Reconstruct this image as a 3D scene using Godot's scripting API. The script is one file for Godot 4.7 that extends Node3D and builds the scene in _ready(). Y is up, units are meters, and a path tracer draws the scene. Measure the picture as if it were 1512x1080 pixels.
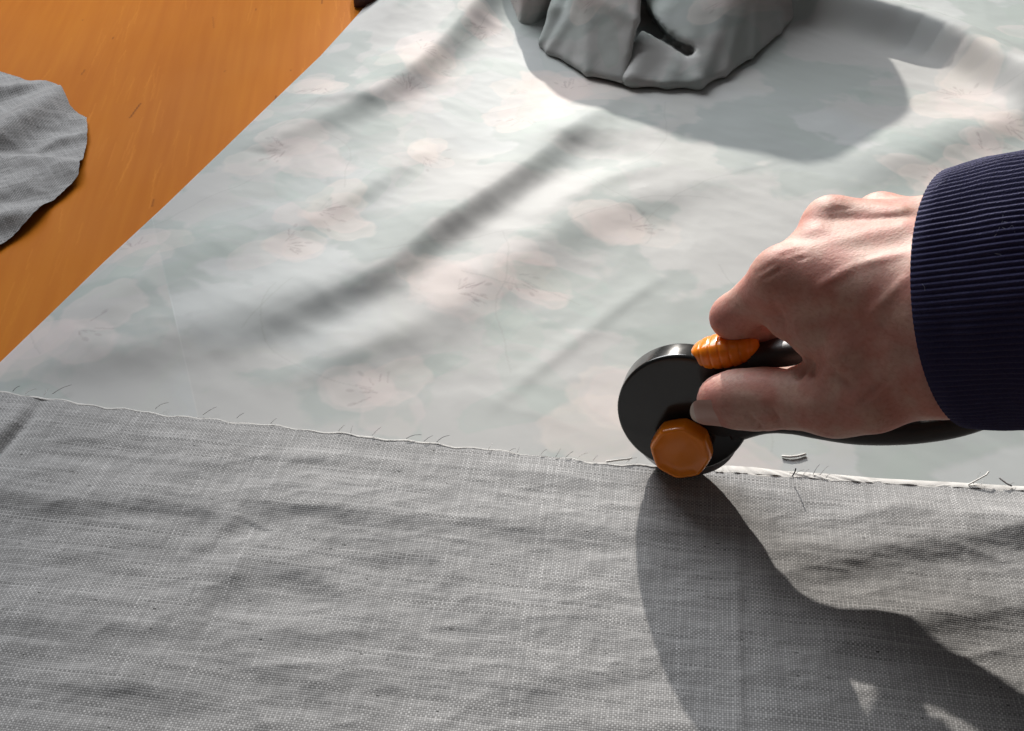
extends Node3D

var rng := RandomNumberGenerator.new()
var mats := {}


func _ready() -> void:
	rng.seed = 7
	# camera, background, lights, exposure
	var cam := Camera3D.new()
	cam.name = "camera"
	cam.position = Vector3(0, 0.349, 0)
	cam.rotation_degrees = Vector3(-39, 0, 0)
	cam.fov = 35.24
	cam.near = 0.01
	cam.far = 20.0
	add_child(cam)
	var env := Environment.new()
	env.background_mode = Environment.BG_COLOR
	env.background_color = Color(0.050, 0.047, 0.045).linear_to_srgb()
	env.tonemap_mode = Environment.TONE_MAPPER_LINEAR
	env.tonemap_exposure = 1.07
	env.sdfgi_enabled = true
	env.ssao_enabled = true
	env.ssil_enabled = true
	var we := WorldEnvironment.new()
	we.name = "room_air"
	we.environment = env
	add_child(we)
	# low sunlight that comes in from behind the table
	var sun := SpotLight3D.new()
	sun.name = "sunlight"
	var aim := Vector3(0.24, 0.0, -0.46)
	var elev := deg_to_rad(22.0)
	var az := deg_to_rad(8.0)
	var towards := Vector3(-sin(az) * cos(elev), sin(elev), -cos(az) * cos(elev))
	sun.look_at_from_position(aim + towards * 3.0, aim, Vector3.UP)
	sun.light_color = Color(1.0, 0.972, 0.935)
	sun.light_energy = 14.5
	sun.light_size = 0.022
	sun.spot_angle = 9.2
	sun.spot_angle_attenuation = 0.9
	sun.spot_range = 12.0
	sun.spot_attenuation = 2.0
	sun.shadow_enabled = true
	add_child(sun)
	# the sky seen through the window the sun comes in by
	var sky := AreaLight3D.new()
	sky.name = "window_skylight"
	sky.area_size = Vector2(1.3, 1.1)
	sky.look_at_from_position(Vector3(-0.55, 1.15, -2.0), Vector3(0.0, 0.0, -0.4), Vector3.UP)
	sky.light_color = Color(0.985, 0.99, 1.0)
	sky.light_energy = 4.7
	sky.area_range = 12.0
	sky.area_attenuation = 2.0
	sky.shadow_enabled = true
	add_child(sky)
	# daylight thrown back by the pale ceiling
	var ceiling := AreaLight3D.new()
	ceiling.name = "ceiling_daylight"
	ceiling.area_size = Vector2(2.2, 2.2)
	ceiling.look_at_from_position(Vector3(0.0, 1.9, -0.35), Vector3(0.0, 0.0, -0.6), Vector3.FORWARD)
	ceiling.light_color = Color(0.97, 0.98, 1.0)
	ceiling.light_energy = 0.20
	ceiling.area_range = 12.0
	ceiling.area_attenuation = 2.0
	ceiling.shadow_enabled = true
	add_child(ceiling)
	make_materials()
	make_table()
	make_patterned_cloth()
	make_liner()
	make_bundle()
	make_scrap()
	make_cutter()
	make_person()
	make_threads()


# ------------------------------------------------------------------ helpers

func tag(o: Node, label: String, category: String, group := "") -> void:
	o.set_meta("label", label)
	o.set_meta("category", category)
	if group:
		o.set_meta("group", group)


func part(called: String, m: Mesh, mat: Material, parent: Node) -> MeshInstance3D:
	var o := MeshInstance3D.new()
	o.name = called
	o.mesh = m
	o.material_override = mat
	parent.add_child(o, true)
	return o


func lin(r: float, g: float, b: float) -> Color:
	return Color(r, g, b).linear_to_srgb()


func commit(v: PackedVector3Array, n: PackedVector3Array, uv: PackedVector2Array, c: PackedColorArray, idx: PackedInt32Array) -> ArrayMesh:
	var a := []
	a.resize(Mesh.ARRAY_MAX)
	a[Mesh.ARRAY_VERTEX] = v
	if n.is_empty():
		n = smooth_normals(v, idx)
	a[Mesh.ARRAY_NORMAL] = n
	if not uv.is_empty():
		a[Mesh.ARRAY_TEX_UV] = uv
	if not c.is_empty():
		a[Mesh.ARRAY_COLOR] = c
	a[Mesh.ARRAY_INDEX] = idx
	var m := ArrayMesh.new()
	m.add_surface_from_arrays(Mesh.PRIMITIVE_TRIANGLES, a)
	return m


func smooth_normals(v: PackedVector3Array, idx: PackedInt32Array) -> PackedVector3Array:
	var n := PackedVector3Array()
	n.resize(v.size())
	for i in range(0, idx.size(), 3):
		var a := idx[i]
		var b := idx[i + 1]
		var c := idx[i + 2]
		var q := (v[c] - v[a]).cross(v[b] - v[a])
		n[a] += q
		n[b] += q
		n[c] += q
	for i in n.size():
		n[i] = n[i].normalized()
	return n


# a grid of rows x cols points as triangles; flip turns it over
func grid_index(rows: int, cols: int, wrap := false, flip := false) -> PackedInt32Array:
	var idx := PackedInt32Array()
	var last := cols if wrap else cols - 1
	for r in rows - 1:
		for c in last:
			var a := r * cols + c
			var b := r * cols + (c + 1) % cols
			var d := a + cols
			var e := b + cols
			if flip:
				idx.append_array([a, d, b, b, d, e])
			else:
				idx.append_array([a, b, d, b, e, d])
	return idx


# signed distance (+ on the viewer's side when drawn left to right) and amplitude of folds along polylines
# each fold: [points, amplitudes, width on the far side, width on the near side]
func fold_height(folds: Array, p: Vector2) -> float:
	var h := 0.0
	for f in folds:
		var box: Rect2 = f[4]
		if not box.has_point(p):
			continue
		var pts: PackedVector2Array = f[0]
		var amp: PackedFloat32Array = f[1]
		var best := 1e9
		var side := 0.0
		var a := 0.0
		for i in pts.size() - 1:
			var s := pts[i]
			var d := pts[i + 1] - s
			var t := clampf((p - s).dot(d) / d.length_squared(), 0.0, 1.0)
			var q := p - s - d * t
			var l := q.length_squared()
			if l < best:
				best = l
				side = d.x * q.y - d.y * q.x
				a = lerpf(amp[i], amp[i + 1], t)
		var w: float = f[3] if side > 0.0 else f[2]
		h += a * exp(-best / (w * w))
	return h


func folds_ready(list: Array) -> Array:
	for f in list:
		if f[0][0].x > f[0][-1].x:
			f[0].reverse()
			f[1].reverse()
		# round the corners
		if f[0].size() > 2:
			var pts := PackedVector2Array()
			var amp := PackedFloat32Array()
			var n: int = f[0].size()
			for i in n - 1:
				for q in 3:
					var t := q / 3.0
					pts.append(f[0][i].cubic_interpolate(f[0][i + 1], f[0][maxi(i - 1, 0)], f[0][mini(i + 2, n - 1)], t))
					amp.append(lerpf(f[1][i], f[1][i + 1], t))
			pts.append(f[0][n - 1])
			amp.append(f[1][n - 1])
			f[0] = pts
			f[1] = amp
		var box := Rect2(f[0][0], Vector2.ZERO)
		for p in f[0]:
			box = box.expand(p)
		f.append(box.grow(maxf(f[2], f[3]) * 2.6))
	return list


func along(line: PackedVector2Array, x: float, by_y := false) -> float:
	for i in line.size() - 1:
		var a := line[i]
		var b := line[i + 1]
		var ka := a.y if by_y else a.x
		var kb := b.y if by_y else b.x
		if (x >= ka and x <= kb) or (x <= ka and x >= kb):
			var t := (x - ka) / (kb - ka)
			return lerpf(a.x, b.x, t) if by_y else lerpf(a.y, b.y, t)
	var near_first := absf(x - (line[0].y if by_y else line[0].x)) < absf(x - (line[-1].y if by_y else line[-1].x))
	var e := line[0] if near_first else line[-1]
	return e.x if by_y else e.y


func noise(s: int, freq: float, octaves := 3, kind := FastNoiseLite.TYPE_SIMPLEX_SMOOTH) -> FastNoiseLite:
	var n := FastNoiseLite.new()
	n.seed = s
	n.noise_type = kind
	n.frequency = freq
	n.fractal_octaves = octaves
	return n


# a tube along points, with a radius at each
func tube(pts: PackedVector3Array, radii: PackedFloat32Array, sides := 8) -> ArrayMesh:
	var v := PackedVector3Array()
	var idx := PackedInt32Array()
	var n := pts.size()
	for i in n:
		var d := (pts[mini(i + 1, n - 1)] - pts[maxi(i - 1, 0)]).normalized()
		var a := d.cross(Vector3(0.31, 0.92, 0.17)).normalized()
		var b := d.cross(a)
		for k in sides:
			var t := TAU * k / sides
			v.append(pts[i] + (a * cos(t) + b * sin(t)) * radii[i])
	idx = grid_index(n, sides, true, true)
	for k in range(1, sides - 1):
		idx.append_array([0, k, k + 1])
		idx.append_array([(n - 1) * sides, (n - 1) * sides + k + 1, (n - 1) * sides + k])
	return commit(v, PackedVector3Array(), PackedVector2Array(), PackedColorArray(), idx)


# ------------------------------------------------------------------ smooth body from tapered bones
# bones: [a, radius a, b, radius b]; cuts: the same, taken away. Surface nets on a grid.
func blob(bones: Array, cuts: Array, cell: float, k: float, kc: float) -> Array:
	var lo := Vector3.INF
	var hi := -Vector3.INF
	for b in bones:
		var r: float = maxf(b[1], b[3]) + cell * 4.0
		lo = lo.min(b[0] - Vector3.ONE * r).min(b[2] - Vector3.ONE * r)
		hi = hi.max(b[0] + Vector3.ONE * r).max(b[2] + Vector3.ONE * r)
		if b.size() > 4:
			lo = lo.min(b[4] - Vector3.ONE * r)
			hi = hi.max(b[4] + Vector3.ONE * r)
	var nx := int((hi.x - lo.x) / cell) + 2
	var ny := int((hi.y - lo.y) / cell) + 2
	var nz := int((hi.z - lo.z) / cell) + 2
	var f := field(bones, lo, nx, ny, nz, cell, k)
	for i in f.size():
		f[i] = -k * log(f[i]) if f[i] > 0.0 else k * 12.0
	if not cuts.is_empty():
		var g := field(cuts, lo, nx, ny, nz, cell, kc)
		for i in f.size():
			if g[i] > 0.0:
				var c := kc * log(g[i])
				# smooth maximum of the body and the outside of the cut
				f[i] = maxf(f[i], c) + kc * log(1.0 + exp(-absf(f[i] - c) / kc))
	var v := PackedVector3Array()
	var idx := PackedInt32Array()
	var at := PackedInt32Array()
	at.resize(f.size())
	at.fill(-1)
	var sy := nx
	var sz := nx * ny
	var off := [0, 1, sy, sy + 1, sz, sz + 1, sz + sy, sz + sy + 1]
	var edges := [0, 1, 2, 3, 4, 5, 6, 7, 0, 2, 1, 3, 4, 6, 5, 7, 0, 4, 1, 5, 2, 6, 3, 7]
	var corner := [Vector3(0, 0, 0), Vector3(1, 0, 0), Vector3(0, 1, 0), Vector3(1, 1, 0), Vector3(0, 0, 1), Vector3(1, 0, 1), Vector3(0, 1, 1), Vector3(1, 1, 1)]
	for z in nz - 1:
		for y in ny - 1:
			var row := z * sz + y * sy
			for x in nx - 1:
				var i := row + x
				var neg := 0
				for o in off:
					if f[i + o] < 0.0:
						neg += 1
				if neg == 0 or neg == 8:
					continue
				var sum := Vector3.ZERO
				var cnt := 0
				for e in range(0, 24, 2):
					var a: float = f[i + off[edges[e]]]
					var b: float = f[i + off[edges[e + 1]]]
					if (a < 0.0) != (b < 0.0):
						sum += corner[edges[e]].lerp(corner[edges[e + 1]], a / (a - b))
						cnt += 1
				at[i] = v.size()
				v.append(lo + (Vector3(x, y, z) + sum / cnt) * cell)
	for z in range(1, nz - 1):
		for y in range(1, ny - 1):
			for x in range(1, nx - 1):
				var i := z * sz + y * sy + x
				if f[i] > cell * 3.0 or f[i] < -cell * 3.0:
					continue
				var inside := f[i] < 0.0
				if inside != (f[i + 1] < 0.0):
					quad(idx, at[i], at[i - sy], at[i - sy - sz], at[i - sz], inside)
				if inside != (f[i + sy] < 0.0):
					quad(idx, at[i], at[i - sz], at[i - sz - 1], at[i - 1], inside)
				if inside != (f[i + sz] < 0.0):
					quad(idx, at[i], at[i - 1], at[i - 1 - sy], at[i - sy], inside)
	return [v, idx]


func quad(idx: PackedInt32Array, a: int, b: int, c: int, d: int, inside: bool) -> void:
	if a < 0 or b < 0 or c < 0 or d < 0:
		return
	if inside:
		idx.append_array([a, c, b, a, d, c])
	else:
		idx.append_array([a, b, c, a, c, d])


func field(bones: Array, lo: Vector3, nx: int, ny: int, nz: int, cell: float, k: float) -> PackedFloat32Array:
	var f := PackedFloat32Array()
	f.resize(nx * ny * nz)
	for b in bones:
		var a: Vector3 = b[0]
		var ra: float = b[1]
		var d: Vector3 = b[2] - a
		var rb: float = b[3]
		var grow := maxf(ra, rb) + maxf(k * 5.0, cell * 2.0)
		var far: Vector3 = b[4] if b.size() > 4 else b[2]
		var rc: float = b[5] if b.size() > 4 else rb
		var sheet: bool = b.size() > 4
		var e: Vector3 = far - a
		var p0: Vector3 = (a.min(b[2]).min(far) - Vector3.ONE * grow - lo) / cell
		var p1: Vector3 = (a.max(b[2]).max(far) + Vector3.ONE * grow - lo) / cell
		var ee := maxf(e.length_squared(), 1e-10)
		var de := d.dot(e)
		var det := maxf(d.length_squared() * ee - de * de, 1e-14)
		var g := e - d
		var gg := maxf(g.length_squared(), 1e-10)
		var dd := maxf(d.length_squared(), 1e-10)
		for z in range(maxi(0, int(p0.z)), mini(nz, int(p1.z) + 1)):
			for y in range(maxi(0, int(p0.y)), mini(ny, int(p1.y) + 1)):
				var row := (z * ny + y) * nx
				for x in range(maxi(0, int(p0.x)), mini(nx, int(p1.x) + 1)):
					var p := lo + Vector3(x, y, z) * cell - a
					var t := clampf(p.dot(d) / dd, 0.0, 1.0)
					var s := (p - d * t).length() - lerpf(ra, rb, t)
					if sheet:
						# rounded triangle a, b, c: inside its outline, or on one of its edges
						var pd := p.dot(d)
						var pe := p.dot(e)
						var u := (ee * pd - de * pe) / det
						var w := (dd * pe - de * pd) / det
						if u >= 0.0 and w >= 0.0 and u + w <= 1.0:
							s = minf(s, (p - d * u - e * w).length() - (ra + (rb - ra) * u + (rc - ra) * w))
						else:
							var t2 := clampf(pe / ee, 0.0, 1.0)
							s = minf(s, (p - e * t2).length() - lerpf(ra, rc, t2))
							var t3 := clampf((p - d).dot(g) / gg, 0.0, 1.0)
							s = minf(s, (p - d - g * t3).length() - lerpf(rb, rc, t3))
					f[row + x] += exp(-s / k)
	return f


# ------------------------------------------------------------------ materials

func noise_texture(s: int, freq: float, size: int, ramp: Array, octaves := 4, kind := FastNoiseLite.TYPE_SIMPLEX_SMOOTH) -> NoiseTexture2D:
	var t := NoiseTexture2D.new()
	t.width = size
	t.height = size
	t.seamless = true
	t.noise = noise(s, freq, octaves, kind)
	if not ramp.is_empty():
		var g := Gradient.new()
		var offs := PackedFloat32Array()
		var cols := PackedColorArray()
		for r in ramp:
			offs.append(r[0])
			cols.append(r[1])
		g.offsets = offs
		g.colors = cols
		t.color_ramp = g
	return t


func make_materials() -> void:
	mats.weave = weave_material(0.725, 11, 0.2, 2048)
	mats.scrap = weave_material(0.70, 12, 0.16, 1024)
	mats.print = print_material()
	var m := StandardMaterial3D.new()   # white cut edge of the printed cloth
	m.albedo_color = lin(0.54, 0.53, 0.51)
	m.roughness = 0.85
	mats.white = m
	m = StandardMaterial3D.new()   # satin black plastic
	m.albedo_color = lin(0.019, 0.020, 0.020)
	m.roughness = 0.2
	m.roughness_texture = noise_texture(5, 0.02, 256, [[0.0, Color(0.6, 0.6, 0.6)], [1.0, Color(1, 1, 1)]])
	m.uv1_triplanar = true
	m.uv1_scale = Vector3.ONE * 20.0
	mats.black = m
	m = StandardMaterial3D.new()   # soft rubber grip
	m.albedo_color = lin(0.014, 0.012, 0.012)
	m.roughness = 0.45
	m.heightmap_enabled = true
	m.heightmap_texture = noise_texture(6, 0.08, 256, [])
	m.heightmap_scale = 0.006
	m.uv1_triplanar = true
	m.uv1_scale = Vector3.ONE * 60.0
	mats.grip = m
	m = StandardMaterial3D.new()   # glossy orange plastic
	m.albedo_color = lin(0.88, 0.235, 0.010)
	m.roughness = 0.24
	m.subsurf_scatter_enabled = true
	m.subsurf_scatter_strength = 0.08
	m.roughness_texture = noise_texture(8, 0.03, 256, [[0.0, Color(0.7, 0.7, 0.7)], [1.0, Color(1, 1, 1)]])
	m.uv1_triplanar = true
	m.uv1_scale = Vector3.ONE * 30.0
	mats.orange = m
	m = StandardMaterial3D.new()
	m.albedo_color = lin(0.55, 0.55, 0.56)
	m.metallic = 1.0
	m.roughness = 0.22
	mats.steel = m
	m = StandardMaterial3D.new()   # skin; colour varies per vertex
	m.vertex_color_use_as_albedo = true
	m.roughness = 0.56
	m.metallic_specular = 0.32
	m.subsurf_scatter_enabled = true
	m.subsurf_scatter_strength = 0.12
	m.albedo_texture = noise_texture(21, 0.035, 512, [[0.0, Color(0.86, 0.80, 0.80)], [0.45, Color(0.96, 0.95, 0.95)], [1.0, Color(1, 1, 1)]], 5)
	m.heightmap_enabled = true
	m.heightmap_texture = noise_texture(22, 0.06, 512, [[0.0, Color(1, 1, 1)], [0.25, Color(0.55, 0.55, 0.55)], [1.0, Color(0, 0, 0)]], 3, FastNoiseLite.TYPE_CELLULAR)
	m.heightmap_scale = 0.015
	m.uv1_triplanar = true
	m.uv1_scale = Vector3.ONE * 28.0
	mats.skin = m
	m = StandardMaterial3D.new()
	m.albedo_color = lin(0.52, 0.325, 0.275)
	m.roughness = 0.28
	mats.nail = m
	m = StandardMaterial3D.new()
	m.albedo_color = lin(0.56, 0.47, 0.41)
	m.roughness = 0.35
	mats.nail_tip = m
	m = StandardMaterial3D.new()   # navy ribbed knit
	m.albedo_color = lin(0.026, 0.027, 0.105)
	m.roughness = 0.9
	m.rim_enabled = true
	m.rim = 0.15
	m.rim_tint = 0.6
	m.heightmap_enabled = true
	m.heightmap_texture = noise_texture(31, 0.12, 512, [], 3)
	m.heightmap_scale = 0.03
	m.albedo_texture = noise_texture(32, 0.09, 512, [[0.0, Color(0.65, 0.65, 0.68)], [1.0, Color(1, 1, 1)]], 4)
	m.uv1_triplanar = true
	m.uv1_scale = Vector3.ONE * 25.0
	mats.knit = m
	m = StandardMaterial3D.new()
	m.albedo_color = lin(0.35, 0.36, 0.48)
	m.roughness = 0.9
	mats.lint = m
	for t in [["thread_dark", 0.10, 0.10, 0.11], ["thread_grey", 0.30, 0.29, 0.29], ["thread_white", 0.72, 0.70, 0.67]]:
		m = StandardMaterial3D.new()
		m.albedo_color = lin(t[1], t[2], t[3])
		m.roughness = 0.9
		mats[t[0]] = m
	m = StandardMaterial3D.new()
	m.albedo_color = lin(0.07, 0.022, 0.014)
	m.roughness = 0.4
	mats.dark_wood = m
	mats.wood = wood_material()


# plain weave of pale warp over mixed grey weft; 2048 px stand for 0.36 m
func weave_material(bright: float, s: int, uneven: float, n: int) -> StandardMaterial3D:
	var per := 5
	var r := RandomNumberGenerator.new()
	r.seed = s
	var threads := n / per + 1
	var warp := PackedFloat32Array()
	var weft := PackedFloat32Array()
	for i in threads:
		warp.append(1.0 + r.randf_range(-0.05, 0.06) + (0.07 if r.randf() < 0.07 else 0.0))
		weft.append(0.88 + r.randf_range(-0.09, 0.08))
	var slub := noise(s + 1, 0.012, 3)
	var slub2 := noise(s + 2, 0.02, 2)
	var col := PackedByteArray()
	col.resize(n * n * 3)
	var hgt := PackedByteArray()
	hgt.resize(n * n)
	var prof := PackedFloat32Array([0.2, 0.8, 1.0, 0.9, 0.4])
	# weft tone changes along its length; kept per thread in runs of 16 px
	var runs := n / 16
	var tone := PackedFloat32Array()
	tone.resize(threads * runs)
	for j in threads:
		for i in runs:
			tone[j * runs + i] = weft[j] * (1.0 + uneven * slub.get_noise_2d(i * 5.0, j * 37.0))
	var wtone := PackedFloat32Array()
	wtone.resize(threads * runs)
	for j in threads:
		for i in runs:
			wtone[j * runs + i] = warp[j] * (1.0 + 0.5 * uneven * slub2.get_noise_2d(j * 41.0, i * 9.0))
	var o := 0
	for y in n:
		var jy := y / per
		var py := prof[y % per]
		var ry := y / 16
		for x in n:
			var jx := x / per
			var px := prof[x % per]
			var over := (jx + jy) & 1
			var a: float
			var h: float
			if over == 1:
				a = wtone[jx * runs + ry]
				h = px * (0.45 + 0.55 * py)
			else:
				a = tone[jy * runs + (x >> 4)]
				h = py * (0.45 + 0.55 * px)
			var c := clampi(int(255.0 * bright * a * (0.70 + 0.30 * h)), 4, 250)
			col[o * 3] = c
			col[o * 3 + 1] = c
			col[o * 3 + 2] = c
			hgt[o] = int(h * 250.0)
			o += 1
	# dark flecks spun into the yarn
	for i in 260:
		var x := r.randi_range(2, n - 12)
		var y := r.randi_range(2, n - 4)
		var dark := r.randf_range(0.25, 0.7)
		for q in r.randi_range(2, 9):
			for w in r.randi_range(1, 3):
				var at := ((y + w) * n + x + q) * 3
				for ch in 3:
					col[at + ch] = int(col[at + ch] * dark)
	var m := StandardMaterial3D.new()
	m.albedo_texture = ImageTexture.create_from_image(Image.create_from_data(n, n, false, Image.FORMAT_RGB8, col))
	m.roughness = 0.92
	m.metallic_specular = 0.3
	m.heightmap_enabled = true
	m.heightmap_texture = ImageTexture.create_from_image(Image.create_from_data(n, n, false, Image.FORMAT_L8, hgt))
	m.heightmap_scale = 0.008
	m.rim_enabled = true
	m.rim = 0.2
	m.backlight_enabled = true
	m.backlight = Color(0.16, 0.16, 0.16)
	return m


# watercolour flower print: pale ground, blush blooms, sage leaves, thin pencil lines; tile of 0.9 m
func print_material() -> StandardMaterial3D:
	var n := 1536
	var small := 512
	var img := Image.create(small, small, false, Image.FORMAT_RGB8)
	var n1 := noise(41, 0.012, 4)
	var n2 := noise(42, 0.03, 4)
	var n3 := noise(43, 0.006, 2)
	var ground := Color(0.685, 0.69, 0.684)
	var sage := Color(0.625, 0.652, 0.645)
	var blue := Color(0.685, 0.702, 0.706)
	for y in small:
		for x in small:
			var w := n2.get_noise_2d(x, y)
			var g := smoothstep(0.02, 0.22, n1.get_noise_2d(x + w * 26.0, y) + 0.06)
			var b := smoothstep(-0.05, 0.3, n3.get_noise_2d(x, y + w * 20.0))
			img.set_pixel(x, y, ground.lerp(blue, b * 0.7).lerp(sage, g * 0.85))
	img.resize(n, n, Image.INTERPOLATE_CUBIC)
	var r := RandomNumberGenerator.new()
	r.seed = 5
	var wob := noise(44, 0.02, 3)
	var blush := [Color(0.775, 0.735, 0.722), Color(0.76, 0.728, 0.722), Color(0.785, 0.752, 0.73)]
	for i in 84:
		var c := Vector2(r.randf() * n, r.randf() * n)
		var rad := r.randf_range(36.0, 74.0)
		# leaves beside the bloom
		for q in r.randi_range(2, 4):
			var d := Vector2.from_angle(r.randf() * TAU)
			blot(img, wob, c + d * rad * r.randf_range(0.9, 1.5), Vector2(rad * 0.75, rad * r.randf_range(0.22, 0.4)), d.angle() + r.randf_range(-0.6, 0.6), Color(0.62, 0.67, 0.65), r.randf_range(0.16, 0.34), 0.12)
		for q in r.randi_range(4, 6):
			var d := Vector2.from_angle(r.randf() * TAU) * rad * r.randf_range(0.15, 0.62)
			blot(img, wob, c + d, Vector2(rad * r.randf_range(0.5, 0.8), rad * r.randf_range(0.4, 0.6)), d.angle(), blush[r.randi() % 3], r.randf_range(0.26, 0.46), 0.16)
		# stamens: short dark pencil strokes
		for q in r.randi_range(7, 14):
			var d := Vector2.from_angle(r.randf_range(-0.3, 2.2) + i)
			var p := c + d * r.randf_range(3.0, 16.0)
			stroke(img, p, p + d.rotated(r.randf_range(-0.4, 0.4)) * r.randf_range(5.0, 18.0), Color(0.47, 0.42, 0.43), r.randf_range(0.06, 0.15))
			if q % 3 == 0:
				blot(img, wob, p + d * 16.0, Vector2(4.5, 2.2), d.angle(), Color(0.46, 0.42, 0.43), 0.16, 0.4)
	for i in 60:
		var p := Vector2(r.randf() * n, r.randf() * n)
		var a := r.randf() * TAU
		for q in r.randi_range(5, 16):
			var e := p + Vector2.from_angle(a) * 13.0
			stroke(img, p, e, Color(0.58, 0.58, 0.57), 0.13)
			p = e
			a += r.randf_range(-0.28, 0.34)
	var m := StandardMaterial3D.new()
	m.albedo_texture = ImageTexture.create_from_image(img)
	m.roughness = 0.62
	m.metallic_specular = 0.2
	m.heightmap_enabled = true
	m.heightmap_texture = noise_texture(45, 0.35, 512, [], 2)
	m.heightmap_scale = 0.004
	m.backlight_enabled = true
	m.backlight = Color(0.42, 0.41, 0.40)
	return m


func blot(img: Image, wob: FastNoiseLite, c: Vector2, r: Vector2, turn: float, col: Color, alpha: float, soft: float) -> void:
	var n := img.get_width()
	var big := int(maxf(r.x, r.y) * 1.3) + 1
	for y in range(-big, big):
		for x in range(-big, big):
			var q := Vector2(x, y).rotated(-turn) / r
			var l := q.length() + 0.28 * wob.get_noise_2d(x + c.x * 3.0, y + c.y)
			if l > 1.0:
				continue
			var a := alpha * smoothstep(1.0, 1.0 - soft, l) * (1.0 + 0.35 * smoothstep(0.75, 0.97, l))
			var px := posmod(int(c.x) + x, n)
			var py := posmod(int(c.y) + y, n)
			img.set_pixel(px, py, img.get_pixel(px, py).lerp(col, minf(a, 1.0)))


func stroke(img: Image, a: Vector2, b: Vector2, col: Color, alpha: float) -> void:
	var n := img.get_width()
	var steps := int(a.distance_to(b)) + 1
	for i in steps:
		var p := a.lerp(b, float(i) / steps)
		for o in [[0, 0, 1.0], [1, 0, 0.5], [0, 1, 0.5]]:
			var px := posmod(int(p.x) + o[0], n)
			var py := posmod(int(p.y) + o[1], n)
			img.set_pixel(px, py, img.get_pixel(px, py).lerp(col, alpha * o[2]))


# orange varnished board with fine grain along v, flecks and scuffs; tile 0.7 m
func wood_material() -> StandardMaterial3D:
	var n := 1024
	var img := Image.create(n, n, false, Image.FORMAT_RGB8)
	var fine := noise(51, 0.05, 3)
	var wide := noise(52, 0.006, 4)
	var a := Color(0.705, 0.425, 0.125)
	var b := Color(0.668, 0.385, 0.105)
	for y in n:
		for x in n:
			var g := 0.5 + 0.5 * fine.get_noise_2d(x * 1.6, y * 0.07) + 0.7 * wide.get_noise_2d(x, y * 0.4)
			img.set_pixel(x, y, b.lerp(a, clampf(g, 0.0, 1.0)))
	var r := RandomNumberGenerator.new()
	r.seed = 9
	for i in 80:   # dark pore marks and knife marks
		var p := Vector2(r.randf() * n, r.randf() * n)
		var len := 3.0 + 30.0 * pow(r.randf(), 2.5)
		stroke(img, p, p + Vector2(r.randf_range(-0.25, 0.25) * len, len), Color(0.36, 0.19, 0.07), r.randf_range(0.12, 0.55))
	for i in 70:   # pale rubbed streaks
		var c := Vector2(r.randf_range(0.15, 0.6) * n, r.randf() * n)
		for q in r.randi_range(2, 7):
			var p := c + Vector2(r.randf_range(-16, 16), r.randf_range(-50, 50))
			stroke(img, p, p + Vector2(r.randf_range(-5, 5), r.randf_range(25, 80)), Color(0.86, 0.58, 0.26), r.randf_range(0.05, 0.14))
	var m := StandardMaterial3D.new()
	m.albedo_texture = ImageTexture.create_from_image(img)
	m.roughness = 0.46
	m.metallic_specular = 0.06
	m.roughness_texture = noise_texture(53, 0.01, 512, [[0.0, Color(0.8, 0.8, 0.8)], [1.0, Color(1, 1, 1)]])
	m.heightmap_enabled = true
	m.heightmap_texture = noise_texture(54, 0.02, 512, [], 4)
	m.heightmap_scale = 0.01
	return m


# ------------------------------------------------------------------ table

func make_table() -> void:
	var x0 := -1.0
	var x1 := 1.0
	var z0 := -1.7
	var z1 := 0.15
	var y := -0.0022
	var v := PackedVector3Array()
	var uv := PackedVector2Array()
	var idx := PackedInt32Array()
	# top with a rounded rim, then the sides and the underside
	var rings := [[0.004, 0.0], [0.0015, -0.001], [0.0, -0.004], [0.0, -0.024], [0.004, -0.028]]
	for ring in rings:
		var g: float = ring[0]
		for c in [Vector2(x0 + g, z0 + g), Vector2(x1 - g, z0 + g), Vector2(x1 - g, z1 - g), Vector2(x0 + g, z1 - g)]:
			v.append(Vector3(c.x, y + ring[1], c.y))
			uv.append(c.rotated(deg_to_rad(6.0)) / 0.7 + Vector2(0.5, 1.45))
	idx.append_array([0, 1, 2, 0, 2, 3])
	for k in rings.size() - 1:
		for i in 4:
			var a := k * 4 + i
			var b := k * 4 + (i + 1) % 4
			idx.append_array([a, a + 4, b, b, a + 4, b + 4])
	var e := (rings.size() - 1) * 4
	idx.append_array([e, e + 2, e + 1, e, e + 3, e + 2])
	var st := SurfaceTool.new()
	st.begin(Mesh.PRIMITIVE_TRIANGLES)
	st.set_smooth_group(-1)
	for i in idx:
		st.set_uv(uv[i])
		st.add_vertex(v[i])
	st.generate_normals()
	var o := part("wooden_tabletop", st.commit(), mats.wood, self)
	tag(o, "orange varnished wooden tabletop under the fabrics, bare in the upper corner", "table")
	var b := BoxMesh.new()
	b.size = Vector3(0.06, 0.012, 0.03)
	var blk := part("wooden_block", b, mats.dark_wood, self)
	blk.position = Vector3(-0.0963, 0.005, -0.8985)
	blk.rotation_degrees.y = 8
	tag(blk, "dark red-brown wooden block just showing beyond the pale floral fabric's straight edge", "wooden block")


# ------------------------------------------------------------------ printed cloth

var cloth_folds := []
var cloth_n1: FastNoiseLite
var cloth_n2: FastNoiseLite


func cloth_height(p: Vector2) -> float:
	var h := 1.15 * fold_height(cloth_folds, p)
	h += 0.0006 * cloth_n1.get_noise_2d(p.x, p.y) + 0.00042 * cloth_n2.get_noise_2d(p.x * 0.45 + p.y * 0.45, p.y - p.x)
	# lies flat where the liner presses it down
	var edge := along(liner_edge, p.x)
	return h * (1.0 - smoothstep(edge - 0.045, edge + 0.002, p.y)) if p.y > edge - 0.05 else h


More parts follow.
